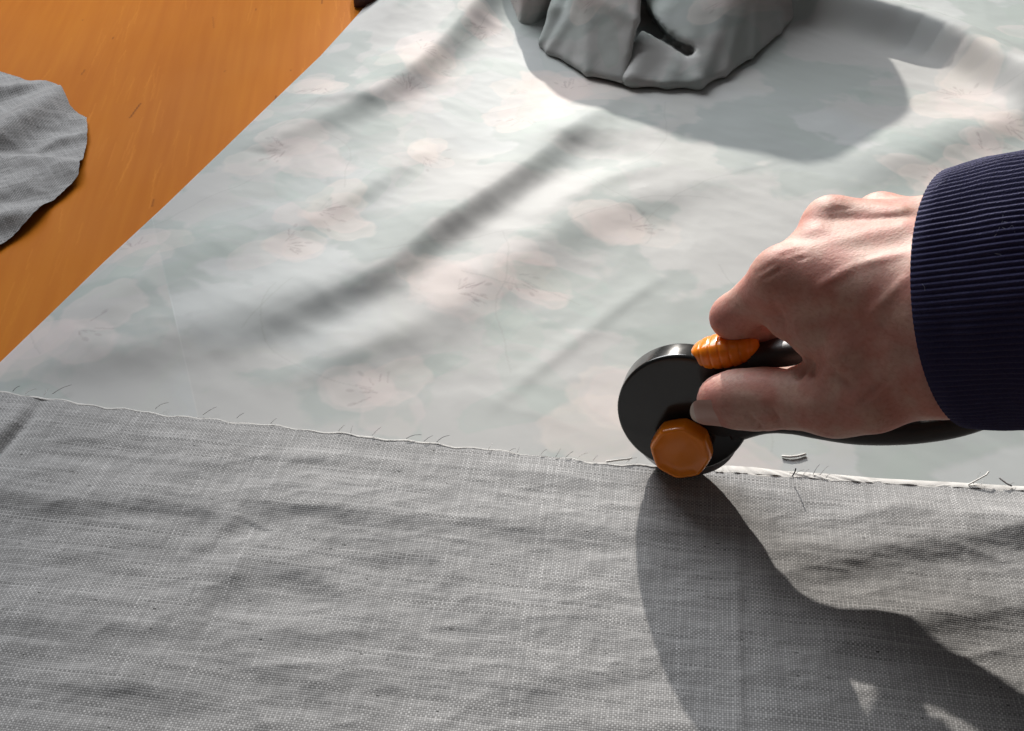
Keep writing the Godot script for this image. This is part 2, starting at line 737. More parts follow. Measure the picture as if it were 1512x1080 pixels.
var liner_edge := PackedVector2Array([Vector2(-0.2861, -0.4158), Vector2(-0.2395, -0.4103), Vector2(-0.2194, -0.4069), Vector2(-0.2058, -0.4036), Vector2(-0.1842, -0.3993), Vector2(-0.1597, -0.3946), Vector2(-0.1216, -0.389), Vector2(-0.0778, -0.3818), Vector2(-0.0379, -0.3755), Vector2(0, -0.3694), Vector2(0.036, -0.363), Vector2(0.0565, -0.3609), Vector2(0.0739, -0.3592), Vector2(0.0948, -0.3571), Vector2(0.1273, -0.3534), Vector2(0.1598, -0.3505), Vector2(0.2083, -0.3468), Vector2(0.264, -0.3424)])


func make_patterned_cloth() -> void:
	cloth_n1 = noise(61, 9.0, 3)
	cloth_n2 = noise(62, 16.0, 3)
	cloth_n2.fractal_type = FastNoiseLite.FRACTAL_RIDGED
	cloth_folds = folds_ready([
		[PackedVector2Array([Vector2(0.0255, -0.9855), Vector2(-0.0113, -0.8916), Vector2(-0.0337, -0.8354), Vector2(-0.0693, -0.7551), Vector2(-0.0903, -0.7253), Vector2(-0.1456, -0.665), Vector2(-0.1569, -0.6427)]), PackedFloat32Array([0.0, 0.007, 0.0085, 0.0085, 0.0065, 0.0035, 0.0]), 0.030, 0.016],
		[PackedVector2Array([Vector2(0.0808, -0.7337), Vector2(0.0459, -0.6837), Vector2(0.0037, -0.6148), Vector2(-0.0405, -0.5537), Vector2(-0.0709, -0.5086), Vector2(-0.1127, -0.4738), Vector2(-0.1509, -0.4415)]), PackedFloat32Array([0.0, 0.0035, 0.0070, 0.0085, 0.0055, 0.003, 0.0]), 0.027, 0.0140],
		[PackedVector2Array([Vector2(0.1243, -0.6115), Vector2(0.0815, -0.5909), Vector2(0.0284, -0.5558), Vector2(-0.02, -0.4991), Vector2(-0.0528, -0.4579), Vector2(-0.092, -0.4208)]), PackedFloat32Array([0.001, 0.0035, 0.005, 0.0042, 0.003, 0.0]), 0.026, 0.022],
		[PackedVector2Array([Vector2(0.3973, -0.7232), Vector2(0.3366, -0.6913), Vector2(0.2776, -0.6605), Vector2(0.2207, -0.6214), Vector2(0.1754, -0.5817)]), PackedFloat32Array([0.005, 0.005, 0.004, 0.003, 0.0]), 0.03, 0.02],
		[PackedVector2Array([Vector2(0.089, -0.515), Vector2(0.0612, -0.4869), Vector2(0.0144, -0.431), Vector2(-0.0202, -0.3863)]), PackedFloat32Array([0.0, 0.0006, 0.0006, 0.0]), 0.007, 0.005],
		[PackedVector2Array([Vector2(-0.0423, -0.515), Vector2(-0.0709, -0.5086), Vector2(-0.1182, -0.4869), Vector2(-0.1851, -0.4458), Vector2(-0.2407, -0.4138)]), PackedFloat32Array([0.0, 0.0015, 0.0035, 0.004, 0.002]), 0.03, 0.022],
		[PackedVector2Array([Vector2(-0.40, -0.985), Vector2(0.02, -0.99), Vector2(0.30, -1.03)]), PackedFloat32Array([0.032, 0.032, 0.0]), 0.06, 0.125],
		[PackedVector2Array([Vector2(-0.1694, -0.7031), Vector2(-0.1298, -0.71), Vector2(-0.0983, -0.7131), Vector2(-0.0817, -0.705)]), PackedFloat32Array([0.0, 0.0010, 0.0010, 0.0]), 0.010, 0.007],
		[PackedVector2Array([Vector2(-0.2392, -0.4692), Vector2(-0.1987, -0.4991), Vector2(-0.1612, -0.5452), Vector2(-0.1101, -0.5594)]), PackedFloat32Array([0.003, 0.003, 0.0025, 0.0]), 0.028, 0.024],
		[PackedVector2Array([Vector2(0.019, -0.6605), Vector2(0.063, -0.6743), Vector2(0.11, -0.665)]), PackedFloat32Array([0.0, 0.002, 0.0]), 0.02, 0.014],
		[PackedVector2Array([Vector2(-0.05, -0.6605), Vector2(-0.0905, -0.5932), Vector2(-0.1347, -0.5452)]), PackedFloat32Array([0.0, 0.0030, 0.0]), 0.018, 0.012],
		[PackedVector2Array([Vector2(0.1151, -0.6367), Vector2(0.0585, -0.6067), Vector2(0.0054, -0.5594)]), PackedFloat32Array([0.0, 0.0030, 0.0]), 0.018, 0.012],
		[PackedVector2Array([Vector2(-0.0399, -0.4692), Vector2(-0.0781, -0.4415), Vector2(-0.1188, -0.4084)]), PackedFloat32Array([0.0, 0.0022, 0.0]), 0.016, 0.012],
		[PackedVector2Array([Vector2(-0.0239, -0.6515), Vector2(0.0448, -0.6605), Vector2(0.1069, -0.6384)]), PackedFloat32Array([0.0, 0.0016, 0.0]), 0.016, 0.012],
	])
	# the tall rounded fold at the far right
	var roll := folds_ready([[PackedVector2Array([Vector2(0.169, -0.8763), Vector2(0.219, -0.8651), Vector2(0.272, -0.8288), Vector2(0.3109, -0.7912), Vector2(0.3414, -0.7232), Vector2(0.3795, -0.6146)]), PackedFloat32Array([0.014, 0.022, 0.024, 0.024, 0.024, 0.022]), 0.042, 0.0135]])
	var edge := PackedVector2Array([Vector2(-0.2578, -0.4084), Vector2(-0.2486, -0.4367), Vector2(-0.2388, -0.4681), Vector2(-0.2228, -0.5215), Vector2(-0.2035, -0.5801), Vector2(-0.1667, -0.7001), Vector2(-0.1398, -0.7868), Vector2(-0.1131, -0.8902), Vector2(-0.0707, -1.051)])
	var z0 := -1.12
	var z1 := -0.13
	var rows := 560
	var cols := 500
	var v := PackedVector3Array()
	var uv := PackedVector2Array()
	for i in rows:
		var z := lerpf(z0, z1, float(i) / (rows - 1))
		var left := along(edge, z, true)
		for j in cols:
			var t := float(j) / (cols - 1)
			# finer towards the edge
			var x := lerpf(left, 0.72, t * (0.75 + 0.25 * t))
			var p := Vector2(x, z)
			var y := cloth_height(p)
			var rh := fold_height(roll, p)
			y += rh
			y *= smoothstep(-0.004, 0.035, x - left)
			y = y - 0.0006
			if j == 0:
				y = -0.0021
				x += 0.0004
			v.append(Vector3(x, y, z))
			uv.append(p.rotated(0.35) / 0.9)
	var idx := grid_index(rows, cols)
	var o := part("floral_fabric", commit(v, PackedVector3Array(), uv, PackedColorArray(), idx), mats.print, self)
	tag(o, "large pale fabric with faint blush and sage floral print spread over the orange tabletop", "fabric")
	# the freshly cut edge, curled up and showing its white back, beside the liner to the cutter's right
	var c := PackedVector3Array()
	var k := PackedVector2Array([Vector2(0.0871, -0.3609), Vector2(0.0939, -0.3613), Vector2(0.1041, -0.3604), Vector2(0.1183, -0.3579), Vector2(0.1355, -0.3563), Vector2(0.1582, -0.3534), Vector2(0.1866, -0.3513), Vector2(0.2091, -0.3493), Vector2(0.2429, -0.3468)])
	var f := PackedVector2Array([Vector2(0.0877, -0.3567), Vector2(0.0946, -0.3563), Vector2(0.1062, -0.3554), Vector2(0.1273, -0.353), Vector2(0.1432, -0.3513), Vector2(0.1596, -0.3497), Vector2(0.1856, -0.3477), Vector2(0.2081, -0.346), Vector2(0.2416, -0.3436)])
	var rr := 8
	for i in 160:
		var t := float(i) / 159.0 * (k.size() - 1)
		var s := mini(int(t), k.size() - 2)
		var a := k[s].lerp(k[s + 1], t - s)
		var b := f[s].lerp(f[s + 1], t - s)
		var wav := 0.0005 * sin(i * 0.31) + 0.0004 * sin(i * 0.83 + 1.0)
		for q in rr:
			var w := float(q) / (rr - 1)
			var p := a.lerp(b, w)
			c.append(Vector3(p.x, 0.0005 + (0.0006 + wav * 0.5) * sin(w * PI * 0.6) , p.y))
	var e := part("cut_edge", commit(c, PackedVector3Array(), PackedVector2Array(), PackedColorArray(), grid_index(160, rr, false, true)), mats.white, o)
	e.set_meta("label", "white curled cut edge")


# ------------------------------------------------------------------ grey liner

func make_liner() -> void:
	var creases := folds_ready([
		[PackedVector2Array([Vector2(-0.2285, -0.3452), Vector2(-0.1985, -0.3412), Vector2(-0.1805, -0.3381), Vector2(-0.1525, -0.3397), Vector2(-0.1289, -0.3358), Vector2(-0.115, -0.3296)]), PackedFloat32Array([0.0022, 0.0024, 0.0026, 0.0022, 0.0018, 0.001]), 0.016, 0.007],
		[PackedVector2Array([Vector2(-0.1212, -0.3397), Vector2(-0.1011, -0.3385), Vector2(-0.0724, -0.3358), Vector2(-0.0325, -0.3296), Vector2(0, -0.3265), Vector2(0.0563, -0.3213)]), PackedFloat32Array([0.0004, 0.0018, 0.0018, 0.0013, 0.0014, 0.0008]), 0.016, 0.009],
		[PackedVector2Array([Vector2(-0.1362, -0.3061), Vector2(-0.1242, -0.3132), Vector2(-0.1149, -0.3288)]), PackedFloat32Array([0.0, 0.0012, 0.0010]), 0.007, 0.004],
		[PackedVector2Array([Vector2(-0.0699, -0.3147), Vector2(-0.0533, -0.3118), Vector2(-0.0314, -0.3097), Vector2(-0.0124, -0.3047)]), PackedFloat32Array([0.0, 0.0011, 0.0011, 0.0]), 0.014, 0.008],
		[PackedVector2Array([Vector2(-0.1199, -0.2991), Vector2(-0.1036, -0.3047), Vector2(-0.0846, -0.3033), Vector2(-0.0677, -0.2957), Vector2(-0.0532, -0.2688)]), PackedFloat32Array([0.0006, 0.0018, 0.0018, 0.0013, 0.0]), 0.014, 0.008],
		[PackedVector2Array([Vector2(-0.2041, -0.2782), Vector2(-0.1779, -0.2766), Vector2(-0.152, -0.2753), Vector2(-0.1312, -0.2734), Vector2(-0.1226, -0.275), Vector2(-0.1183, -0.2847), Vector2(-0.1081, -0.2998)]), PackedFloat32Array([0.0012, 0.0013, 0.0012, 0.0010, 0.0009, 0.0008, 0.0005]), 0.013, 0.006],
		[PackedVector2Array([Vector2(-0.1231, -0.2716), Vector2(-0.0848, -0.2697), Vector2(-0.0544, -0.2678)]), PackedFloat32Array([0.0, 0.0010, 0.0]), 0.012, 0.005],
		[PackedVector2Array([Vector2(0.1057, -0.304), Vector2(0.137, -0.3122), Vector2(0.1767, -0.3176), Vector2(0.212, -0.3243), Vector2(0.2471, -0.3288)]), PackedFloat32Array([0.0006, 0.002, 0.0026, 0.0028, 0.0028]), 0.016, 0.009],
		[PackedVector2Array([Vector2(0.106, -0.2642), Vector2(0.1244, -0.2685), Vector2(0.1656, -0.2798), Vector2(0.1987, -0.2863)]), PackedFloat32Array([0.0, 0.0016, 0.0018, 0.0010]), 0.014, 0.008],
		[PackedVector2Array([Vector2(0.0959, -0.3567), Vector2(0.0908, -0.3176), Vector2(0.0844, -0.2703), Vector2(0.0772, -0.2169)]), PackedFloat32Array([0.0004, 0.0006, 0.0006, 0.0006]), 0.0035, 0.0012],
		[PackedVector2Array([Vector2(-0.2185, -0.406), Vector2(-0.22, -0.3895), Vector2(-0.2268, -0.3651)]), PackedFloat32Array([-0.0022, -0.0024, -0.0026]), 0.0035, 0.0028],
		[PackedVector2Array([Vector2(-0.2238, -0.4012), Vector2(-0.2254, -0.3872), Vector2(-0.2342, -0.3609)]), PackedFloat32Array([0.0008, 0.0014, 0.0016]), 0.012, 0.004],
		[PackedVector2Array([Vector2(-0.0988, -0.3609), Vector2(-0.0878, -0.366), Vector2(-0.0697, -0.3634)]), PackedFloat32Array([0.0, 0.0009, 0.0]), 0.008, 0.004],
		[PackedVector2Array([Vector2(-0.1625, -0.3567), Vector2(-0.1251, -0.36), Vector2(-0.0833, -0.3542)]), PackedFloat32Array([0.0, 0.0010, 0.0]), 0.014, 0.008],
		[PackedVector2Array([Vector2(-0.0507, -0.2831), Vector2(-0.0144, -0.2814), Vector2(0.024, -0.275)]), PackedFloat32Array([0.0, 0.0008, 0.0]), 0.014, 0.008],
		[PackedVector2Array([Vector2(-0.0385, -0.2567), Vector2(0.001, -0.2523), Vector2(0.0354, -0.2552)]), PackedFloat32Array([0.0, 0.0009, 0.0]), 0.015, 0.01],
		[PackedVector2Array([Vector2(-0.178, -0.2465), Vector2(-0.1401, -0.2494), Vector2(-0.1025, -0.2437)]), PackedFloat32Array([0.0, 0.0014, 0.0]), 0.015, 0.008],
		[PackedVector2Array([Vector2(-0.0162, -0.3485), Vector2(0.0099, -0.3567), Vector2(0.0359, -0.3501)]), PackedFloat32Array([0.0, 0.0009, 0.0]), 0.012, 0.008],
		[PackedVector2Array([Vector2(-0.1875, -0.3068), Vector2(-0.158, -0.3176), Vector2(-0.1324, -0.3132)]), PackedFloat32Array([0.0, 0.0012, 0.0]), 0.014, 0.008],
		[PackedVector2Array([Vector2(-0.1015, -0.2642), Vector2(-0.0696, -0.2494), Vector2(-0.0369, -0.2353)]), PackedFloat32Array([0.0, 0.0012, 0.0]), 0.012, 0.008],
		[PackedVector2Array([Vector2(0.1249, -0.3327), Vector2(0.1627, -0.3373), Vector2(0.2041, -0.3342)]), PackedFloat32Array([0.0, 0.0011, 0.0]), 0.014, 0.009],
		[PackedVector2Array([Vector2(0.0326, -0.2923), Vector2(0.0543, -0.2998), Vector2(0.0611, -0.3012)]), PackedFloat32Array([0.0, 0.0008, 0.0]), 0.012, 0.006],
	])
	var n1 := noise(71, 22.0, 4, FastNoiseLite.TYPE_SIMPLEX)
	n1.fractal_type = FastNoiseLite.FRACTAL_RIDGED
	var n2 := noise(72, 14.0, 3)
	var n3 := noise(73, 34.0, 3, FastNoiseLite.TYPE_SIMPLEX)
	n3.fractal_type = FastNoiseLite.FRACTAL_RIDGED
	var rows := 260
	var cols := 520
	var v := PackedVector3Array()
	var uv := PackedVector2Array()
	for i in rows:
		var t := float(i) / (rows - 1)
		for j in cols:
			var x := lerpf(-0.33, 0.31, float(j) / (cols - 1))
			var ze := along(liner_edge, x)
			ze += 0.0005 * sin(x * 190.0) + 0.0004 * sin(x * 431.0)
			var z := lerpf(ze, -0.13, t)
			var p := Vector2(x, z)
			var h := 1.05 * fold_height(creases, p)
			h += 0.00026 * n3.get_noise_2d(x, z) + 0.0004 * n1.get_noise_2d(x * 0.45 + z * 0.05, z * 1.25) + 0.0012 * n2.get_noise_2d(x * 0.6, z * 0.8)
			var lie := smoothstep(-0.002, 0.02, z - ze)
			v.append(Vector3(x, 0.0007 + (h + 0.0008) * (0.15 + 0.85 * lie), z))
			uv.append(p.rotated(deg_to_rad(-8.0)) / 0.36)
	var o := part("liner_fabric", commit(v, PackedVector3Array(), uv, PackedColorArray(), grid_index(rows, cols)), mats.weave, self)
	tag(o, "wide creased grey woven liner fabric across the foreground with a raw frayed edge", "fabric")
	# pale raw edge
	var pts := PackedVector3Array()
	for j in 600:
		var x := lerpf(-0.33, 0.31, j / 599.0)
		var e := along(liner_edge, x) + 0.0005 * sin(x * 190.0) + 0.0004 * sin(x * 431.0)
		var wide := 0.0007 + 0.0006 * absf(sin(j * 0.17) * sin(j * 0.043)) + 0.0003 * n2.get_noise_2d(x * 40.0, 3.0)
		for q in 4:
			var w := q / 3.0
			pts.append(Vector3(x, 0.0009 + 0.00035 * sin(w * PI) - 0.0008 * (1.0 - w) * (1.0 - w), e + lerpf(-0.0006, wide, w)))
	part("raw_edge", commit(pts, PackedVector3Array(), PackedVector2Array(), PackedColorArray(), grid_index(600, 4, false, true)), mats.white, o)
	# single threads that stick out over the printed cloth
	var r := RandomNumberGenerator.new()
	r.seed = 77
	var shapes := []
	for k in 5:
		var q := PackedVector3Array()
		var w := PackedFloat32Array()
		for s in 6:
			var t := s / 5.0
			q.append(Vector3(0.010 * t, 0.0004 + 0.0006 * sin(t * 3.0), -0.0016 * t * t * (k - 2) * 0.6))
			w.append(0.00018 - 0.00008 * t)
		shapes.append(tube(q, w, 5))
	var spots := [[20, 582], [38, 586], [66, 588], [78, 586], [230, 608], [300, 617], [350, 622], [400, 630], [500, 641], [518, 643], [550, 647], [600, 652], [626, 656], [645, 657], [720, 669], [752, 671], [764, 672], [798, 676], [820, 679], [835, 680], [852, 681], [876, 684], [925, 687], [940, 688], [1165, 705], [1174, 704], [1186, 704], [1200, 705], [1210, 706], [1436, 719], [1448, 722], [1488, 722]]
	var where := PackedVector2Array([Vector2(-0.233, -0.4099), Vector2(-0.2266, -0.4079), Vector2(-0.2175, -0.4069), Vector2(-0.214, -0.4079), Vector2(-0.1635, -0.3974), Vector2(-0.1409, -0.3932), Vector2(-0.125, -0.3909), Vector2(-0.109, -0.3872), Vector2(-0.0778, -0.3822), Vector2(-0.0722, -0.3813), Vector2(-0.0624, -0.3795), Vector2(-0.0471, -0.3773), Vector2(-0.0391, -0.3755), Vector2(-0.0334, -0.3751), Vector2(-0.0107, -0.3698), Vector2(-0.0012, -0.369), Vector2(0.0024, -0.3685), Vector2(0.0125, -0.3668), Vector2(0.019, -0.3655), Vector2(0.0234, -0.3651), Vector2(0.0284, -0.3647), Vector2(0.0354, -0.3634), Vector2(0.0498, -0.3621), Vector2(0.0542, -0.3617), Vector2(0.1191, -0.3546), Vector2(0.1218, -0.355), Vector2(0.1253, -0.355), Vector2(0.1293, -0.3546), Vector2(0.1322, -0.3542), Vector2(0.1963, -0.3489), Vector2(0.1994, -0.3477), Vector2(0.2109, -0.3477)])
	for k in where.size():
		var th := part("frayed_thread", shapes[r.randi() % 5], [mats.thread_dark, mats.thread_grey, mats.thread_grey, mats.thread_white][r.randi() % 4], o)
		th.position = Vector3(where[k].x, 0.0012, where[k].y)
		var s := r.randf_range(0.32, 0.75)
		th.scale = Vector3(s * (1.5 if k in [3, 5, 29] else 1.0), 1.0, s)
		th.rotation.y = deg_to_rad(r.randf_range(30.0, 62.0) if k % 7 != 2 else r.randf_range(60.0, 84.0))


# ------------------------------------------------------------------ bunched-up cloth

func make_bundle() -> void:
	var right := fan(Vector3(0.1598, 0.0241, -0.85), 0.030, [Vector3(0.0697, 0.004, -0.7443), Vector3(0.0852, 0.004, -0.7336), Vector3(0.1057, 0.004, -0.7305), Vector3(0.1277, 0.004, -0.7326), Vector3(0.1466, 0.004, -0.7486), Vector3(0.1701, 0.004, -0.7777), Vector3(0.1972, 0.004, -0.8209), Vector3(0.2247, 0.004, -0.869), Vector3(0.2491, 0.004, -0.9156)], 0.0027)
	right.append([Vector3(0.1206, 0.0199, -0.815), 0.020, Vector3(0.1265, 0.005, -0.7315), 0.0050])
	right.append([Vector3(0.1206, 0.0199, -0.815), 0.020, Vector3(0.0807, 0.005, -0.7357), 0.0050])
	right.append([Vector3(0.1147, 0.0273, -0.835), 0.026, Vector3(0.1608, 0.0281, -0.86), 0.030])
	right.append([Vector3(0.1264, 0.0363, -0.88), 0.036, Vector3(0.1974, 0.0345, -0.9), 0.040])
	right.append([Vector3(0.0752, 0.038, -0.89), 0.034, Vector3(0.0231, 0.0328, -0.89), 0.026])
	var slit := []
	for c in [[Vector3(0.0852, 0.0575, -0.74), Vector3(0.0979, 0.0142, -0.85), 0.0040], [Vector3(0.0875, 0.0525, -0.732), Vector3(0.1005, 0.0087, -0.84), 0.0050], [Vector3(0.0912, 0.0467, -0.728), Vector3(0.1039, 0.0044, -0.83), 0.0054], [Vector3(0.0968, 0.0433, -0.724), Vector3(0.109, 0.0049, -0.815), 0.0044], [Vector3(0.1029, 0.0404, -0.72), Vector3(0.1143, 0.0061, -0.8), 0.0036], [Vector3(0.1092, 0.0371, -0.718), Vector3(0.1193, 0.008, -0.785), 0.0034], [Vector3(0.1154, 0.0347, -0.716), Vector3(0.1241, 0.011, -0.77), 0.0040]]:
		slit.append([c[0], c[2], c[1], c[2]])
	var o := Node3D.new()
	o.name = "bunched_fabric"
	add_child(o)
	tag(o, "bunched-up heap of the pale floral fabric with a dark gap between its folds", "fabric heap")
	cloth_lump("rolled_fold", right, slit, 0.0019, 0.0016, o, 81)
	var mid := fan(Vector3(0.0613, 0.0295, -0.806), 0.017, [Vector3(0.0227, 0.004, -0.7989), Vector3(0.0272, 0.004, -0.7847), Vector3(0.0403, 0.004, -0.7709), Vector3(0.0527, 0.004, -0.7497), Vector3(0.0763, 0.004, -0.7379), Vector3(0.0798, 0.0164, -0.752), Vector3(0.0856, 0.034, -0.768), Vector3(0.0885, 0.0485, -0.786)], 0.0027)
	mid.append([Vector3(0.0613, 0.0295, -0.806), 0.017, Vector3(0.057, 0.047, -0.85), 0.024])
	mid.append([Vector3(0.0345, 0.0211, -0.812), 0.008, Vector3(0.0246, 0.006, -0.7966), 0.0055])
	mid.append([Vector3(0.0345, 0.0211, -0.812), 0.008, Vector3(0.0446, 0.0387, -0.845), 0.012])
	cloth_lump("front_fold", mid, [], 0.0017, 0.0015, o, 82)
	var left := fan(Vector3(0.0202, 0.0318, -0.85), 0.015, [Vector3(-0.0042, 0.006, -0.8707), Vector3(0.0081, 0.005, -0.831), Vector3(0.0142, 0.005, -0.831), Vector3(0.0235, 0.006, -0.8389)], 0.0027)
	cloth_lump("side_fold", left, [], 0.0018, 0.0016, o, 83)
	# the rest of the heap, behind the frame's upper border
	var back := [
		[Vector3(0.045, 0.064, -0.93), 0.040, Vector3(0.11, 0.066, -0.93), 0.046],
		[Vector3(0.045, 0.030, -0.93), 0.040, Vector3(0.11, 0.035, -0.93), 0.046],
		[Vector3(0.11, 0.066, -0.93), 0.046, Vector3(0.15, 0.085, -0.96), 0.050],
		[Vector3(0.15, 0.085, -0.96), 0.050, Vector3(0.195, 0.082, -0.97), 0.044],
		[Vector3(0.15, 0.040, -0.96), 0.050, Vector3(0.195, 0.036, -0.97), 0.044],
		[Vector3(0.05, 0.030, -0.92), 0.038, Vector3(0.0, 0.022, -0.94), 0.03],
	]
	cloth_lump("back_fold", back, [], 0.005, 0.008, o, 84)


# rounded triangles that fill the wedge between a thick top and a thin folded border
func fan(top: Vector3, r: float, border: Array, rb: float) -> Array:
	var out := []
	for i in border.size() - 1:
		out.append([top, r, border[i], rb, border[i + 1], rb])
	return out


func cloth_lump(called: String, bones: Array, cuts: Array, cell: float, k: float, parent: Node, s: int) -> void:
	var b := blob(bones, cuts, cell, k, 0.0015)
	var v: PackedVector3Array = b[0]
	var idx: PackedInt32Array = b[1]
	for pass_ in 3:
		v = relaxed(v, idx, 0.6)
	var n := smooth_normals(v, idx)
	var n1 := noise(s, 14.0, 3)
	var n2 := noise(s + 40, 34.0, 2)
	n2.fractal_type = FastNoiseLite.FRACTAL_RIDGED
	var uv := PackedVector2Array()
	for i in v.size():
		var p := v[i]
		p += n[i] * (0.0011 * n1.get_noise_3dv(p) + 0.0002 * n2.get_noise_3dv(Vector3(p.x * 0.6 + p.y * 0.5, p.y, p.z)))
		p.y = maxf(p.y, 0.0004)
		v[i] = p
		uv.append(Vector2(p.x + 0.6 * p.z + s * 0.087 + 0.4, p.z * 0.5 - p.y) / 0.8)
	part(called, commit(v, PackedVector3Array(), uv, PackedColorArray(), idx), mats.print, parent)


# ------------------------------------------------------------------ scrap of liner on the bare table

func make_scrap() -> void:
	var rim := PackedVector2Array([Vector2(-0.4218, -0.7707), Vector2(-0.3946, -0.7752), Vector2(-0.3729, -0.7684), Vector2(-0.3598, -0.7584), Vector2(-0.3467, -0.7508), Vector2(-0.3331, -0.7421), Vector2(-0.3227, -0.7389), Vector2(-0.3117, -0.7337), Vector2(-0.3024, -0.7181), Vector2(-0.2925, -0.7001), Vector2(-0.2855, -0.6933), Vector2(-0.2788, -0.6884), Vector2(-0.2748, -0.6761), Vector2(-0.2712, -0.665), Vector2(-0.2673, -0.6471), Vector2(-0.2645, -0.6298), Vector2(-0.2624, -0.6198), Vector2(-0.2607, -0.6099), Vector2(-0.2647, -0.5932), Vector2(-0.2691, -0.5817), Vector2(-0.2715, -0.5682), Vector2(-0.2744, -0.5558), Vector2(-0.2785, -0.5452), Vector2(-0.283, -0.5363), Vector2(-0.2938, -0.5248), Vector2(-0.3207, -0.5182)])
	var c := Vector2(Vector2(-0.3252, -0.6341))
	var folds := folds_ready([
		[PackedVector2Array([Vector2(-0.3417, -0.6115), Vector2(-0.3207, -0.6453), Vector2(-0.3103, -0.6789), Vector2(-0.3022, -0.7131)]), PackedFloat32Array([0.006, 0.006, 0.0055, 0.004]), 0.018, 0.012],
		[PackedVector2Array([Vector2(-0.3372, -0.6214), Vector2(-0.2967, -0.6239), Vector2(-0.2633, -0.6231)]), PackedFloat32Array([0.0015, 0.0022, 0.002]), 0.006, 0.016],
		[PackedVector2Array([Vector2(-0.3623, -0.7131), Vector2(-0.3338, -0.7232), Vector2(-0.3194, -0.7358)]), PackedFloat32Array([0.003, 0.003, 0.001]), 0.012, 0.008],
		[PackedVector2Array([Vector2(-0.2987, -0.6298), Vector2(-0.2844, -0.6515), Vector2(-0.2721, -0.6623)]), PackedFloat32Array([0.0, 0.0014, 0.001]), 0.006, 0.004],
		[PackedVector2Array([Vector2(-0.3066, -0.5817), Vector2(-0.2874, -0.5956), Vector2(-0.2699, -0.5909)]), PackedFloat32Array([0.002, 0.002, 0.0]), 0.012, 0.01],
		[PackedVector2Array([Vector2(-0.3025, -0.5487), Vector2(-0.2833, -0.5594), Vector2(-0.2756, -0.5652)]), PackedFloat32Array([0.003, 0.003, 0.002]), 0.012, 0.008],
	])
	var n1 := noise(91, 40.0, 4)
	var per := 6
	var around := (rim.size() - 1) * per + 1
	var rings := 70
	var v := PackedVector3Array()
	var uv := PackedVector2Array()
	var r := RandomNumberGenerator.new()
	r.seed = 92
	for i in around:
		var s := mini(i / per, rim.size() - 2)
		var e := rim[s].lerp(rim[s + 1], float(i) / per - s)
		e += (e - c).normalized() * r.randf_range(-0.00022, 0.00022)
		for j in rings:
			var t := float(j) / (rings - 1)
			var p := c.lerp(e, t)
			var h := 0.0035 + 2.0 * fold_height(folds, p) + 0.0012 * n1.get_noise_2d(p.x, p.y)
			v.append(Vector3(p.x, maxf(-0.0014, h - 0.0025 * t * t), p.y))
			uv.append(p.rotated(0.6) / 0.18)
	var o := part("fabric_scrap", commit(v, PackedVector3Array(), uv, PackedColorArray(), grid_index(around, rings, false, true)), mats.scrap, self)
	tag(o, "small crumpled grey fabric scrap with cut edges lying on the bare orange wood", "fabric scrap")


# ------------------------------------------------------------------ rotary cutter

func make_cutter() -> void:
	var o := Node3D.new()
	o.name = "rotary_cutter"
	var x := Vector3(0.96593, 0.0, 0.25882)
	var y := Vector3(0.04346, 0.9858, -0.16218)
	o.transform = Transform3D(Basis(x, y, x.cross(y)).orthonormalized(), Vector3(0.0706, 0.0285, -0.3632))
	add_child(o)
	tag(o, "black rotary cutter with orange knob and orange slide button held upright on the cloth", "rotary cutter")
	# round head: a lathe about the blade's axle
	var prof := [[0.0, 0.0061], [0.012, 0.0061], [0.0240, 0.0060], [0.0262, 0.0059], [0.0268, 0.0058], [0.0273, 0.0054], [0.0275, 0.0048], [0.0275, 0.0043], [0.0276, 0.0], [0.0275, -0.0043], [0.0275, -0.0048], [0.0273, -0.0054], [0.0268, -0.0058], [0.0262, -0.0059], [0.02, -0.0061], [0.0, -0.0061]]
	part("blade_guard", lathe(prof, 96, Vector2(0.0015, 0.0037)), mats.black, o)
	part("handle", handle_shape(), mats.grip, o)
	# steel blade, its edge just below the guard
	part("blade", lathe([[0.0, 0.00016], [0.019, 0.00016], [0.0226, 0.00002], [0.0226, -0.00002], [0.019, -0.00016], [0.0, -0.00016]], 96, Vector2(0.0032, -0.0076)), mats.steel, o)
	# washer and scalloped locking nut
	part("washer", lathe([[0.0, 0.0090], [0.0088, 0.0089], [0.0094, 0.0083], [0.0094, 0.0074], [0.0, 0.0074]], 48, Vector2(0.0032, -0.0076)), mats.black, o)
	part("lock_nut", nut_shape(), mats.orange, o)
	part("slide_button", slider_shape(), mats.orange, o)


func lathe(prof: Array, sides: int, c: Vector2) -> ArrayMesh:
	var v := PackedVector3Array()
	var fine := []
	for i in prof.size():
		fine.append(prof[i])
	for p in fine:
		for k in sides:
			var t := TAU * k / sides
			v.append(Vector3(c.x + cos(t) * p[0], c.y + sin(t) * p[0], p[1]))
	return commit(v, PackedVector3Array(), PackedVector2Array(), PackedColorArray(), grid_index(fine.size(), sides, true, false))


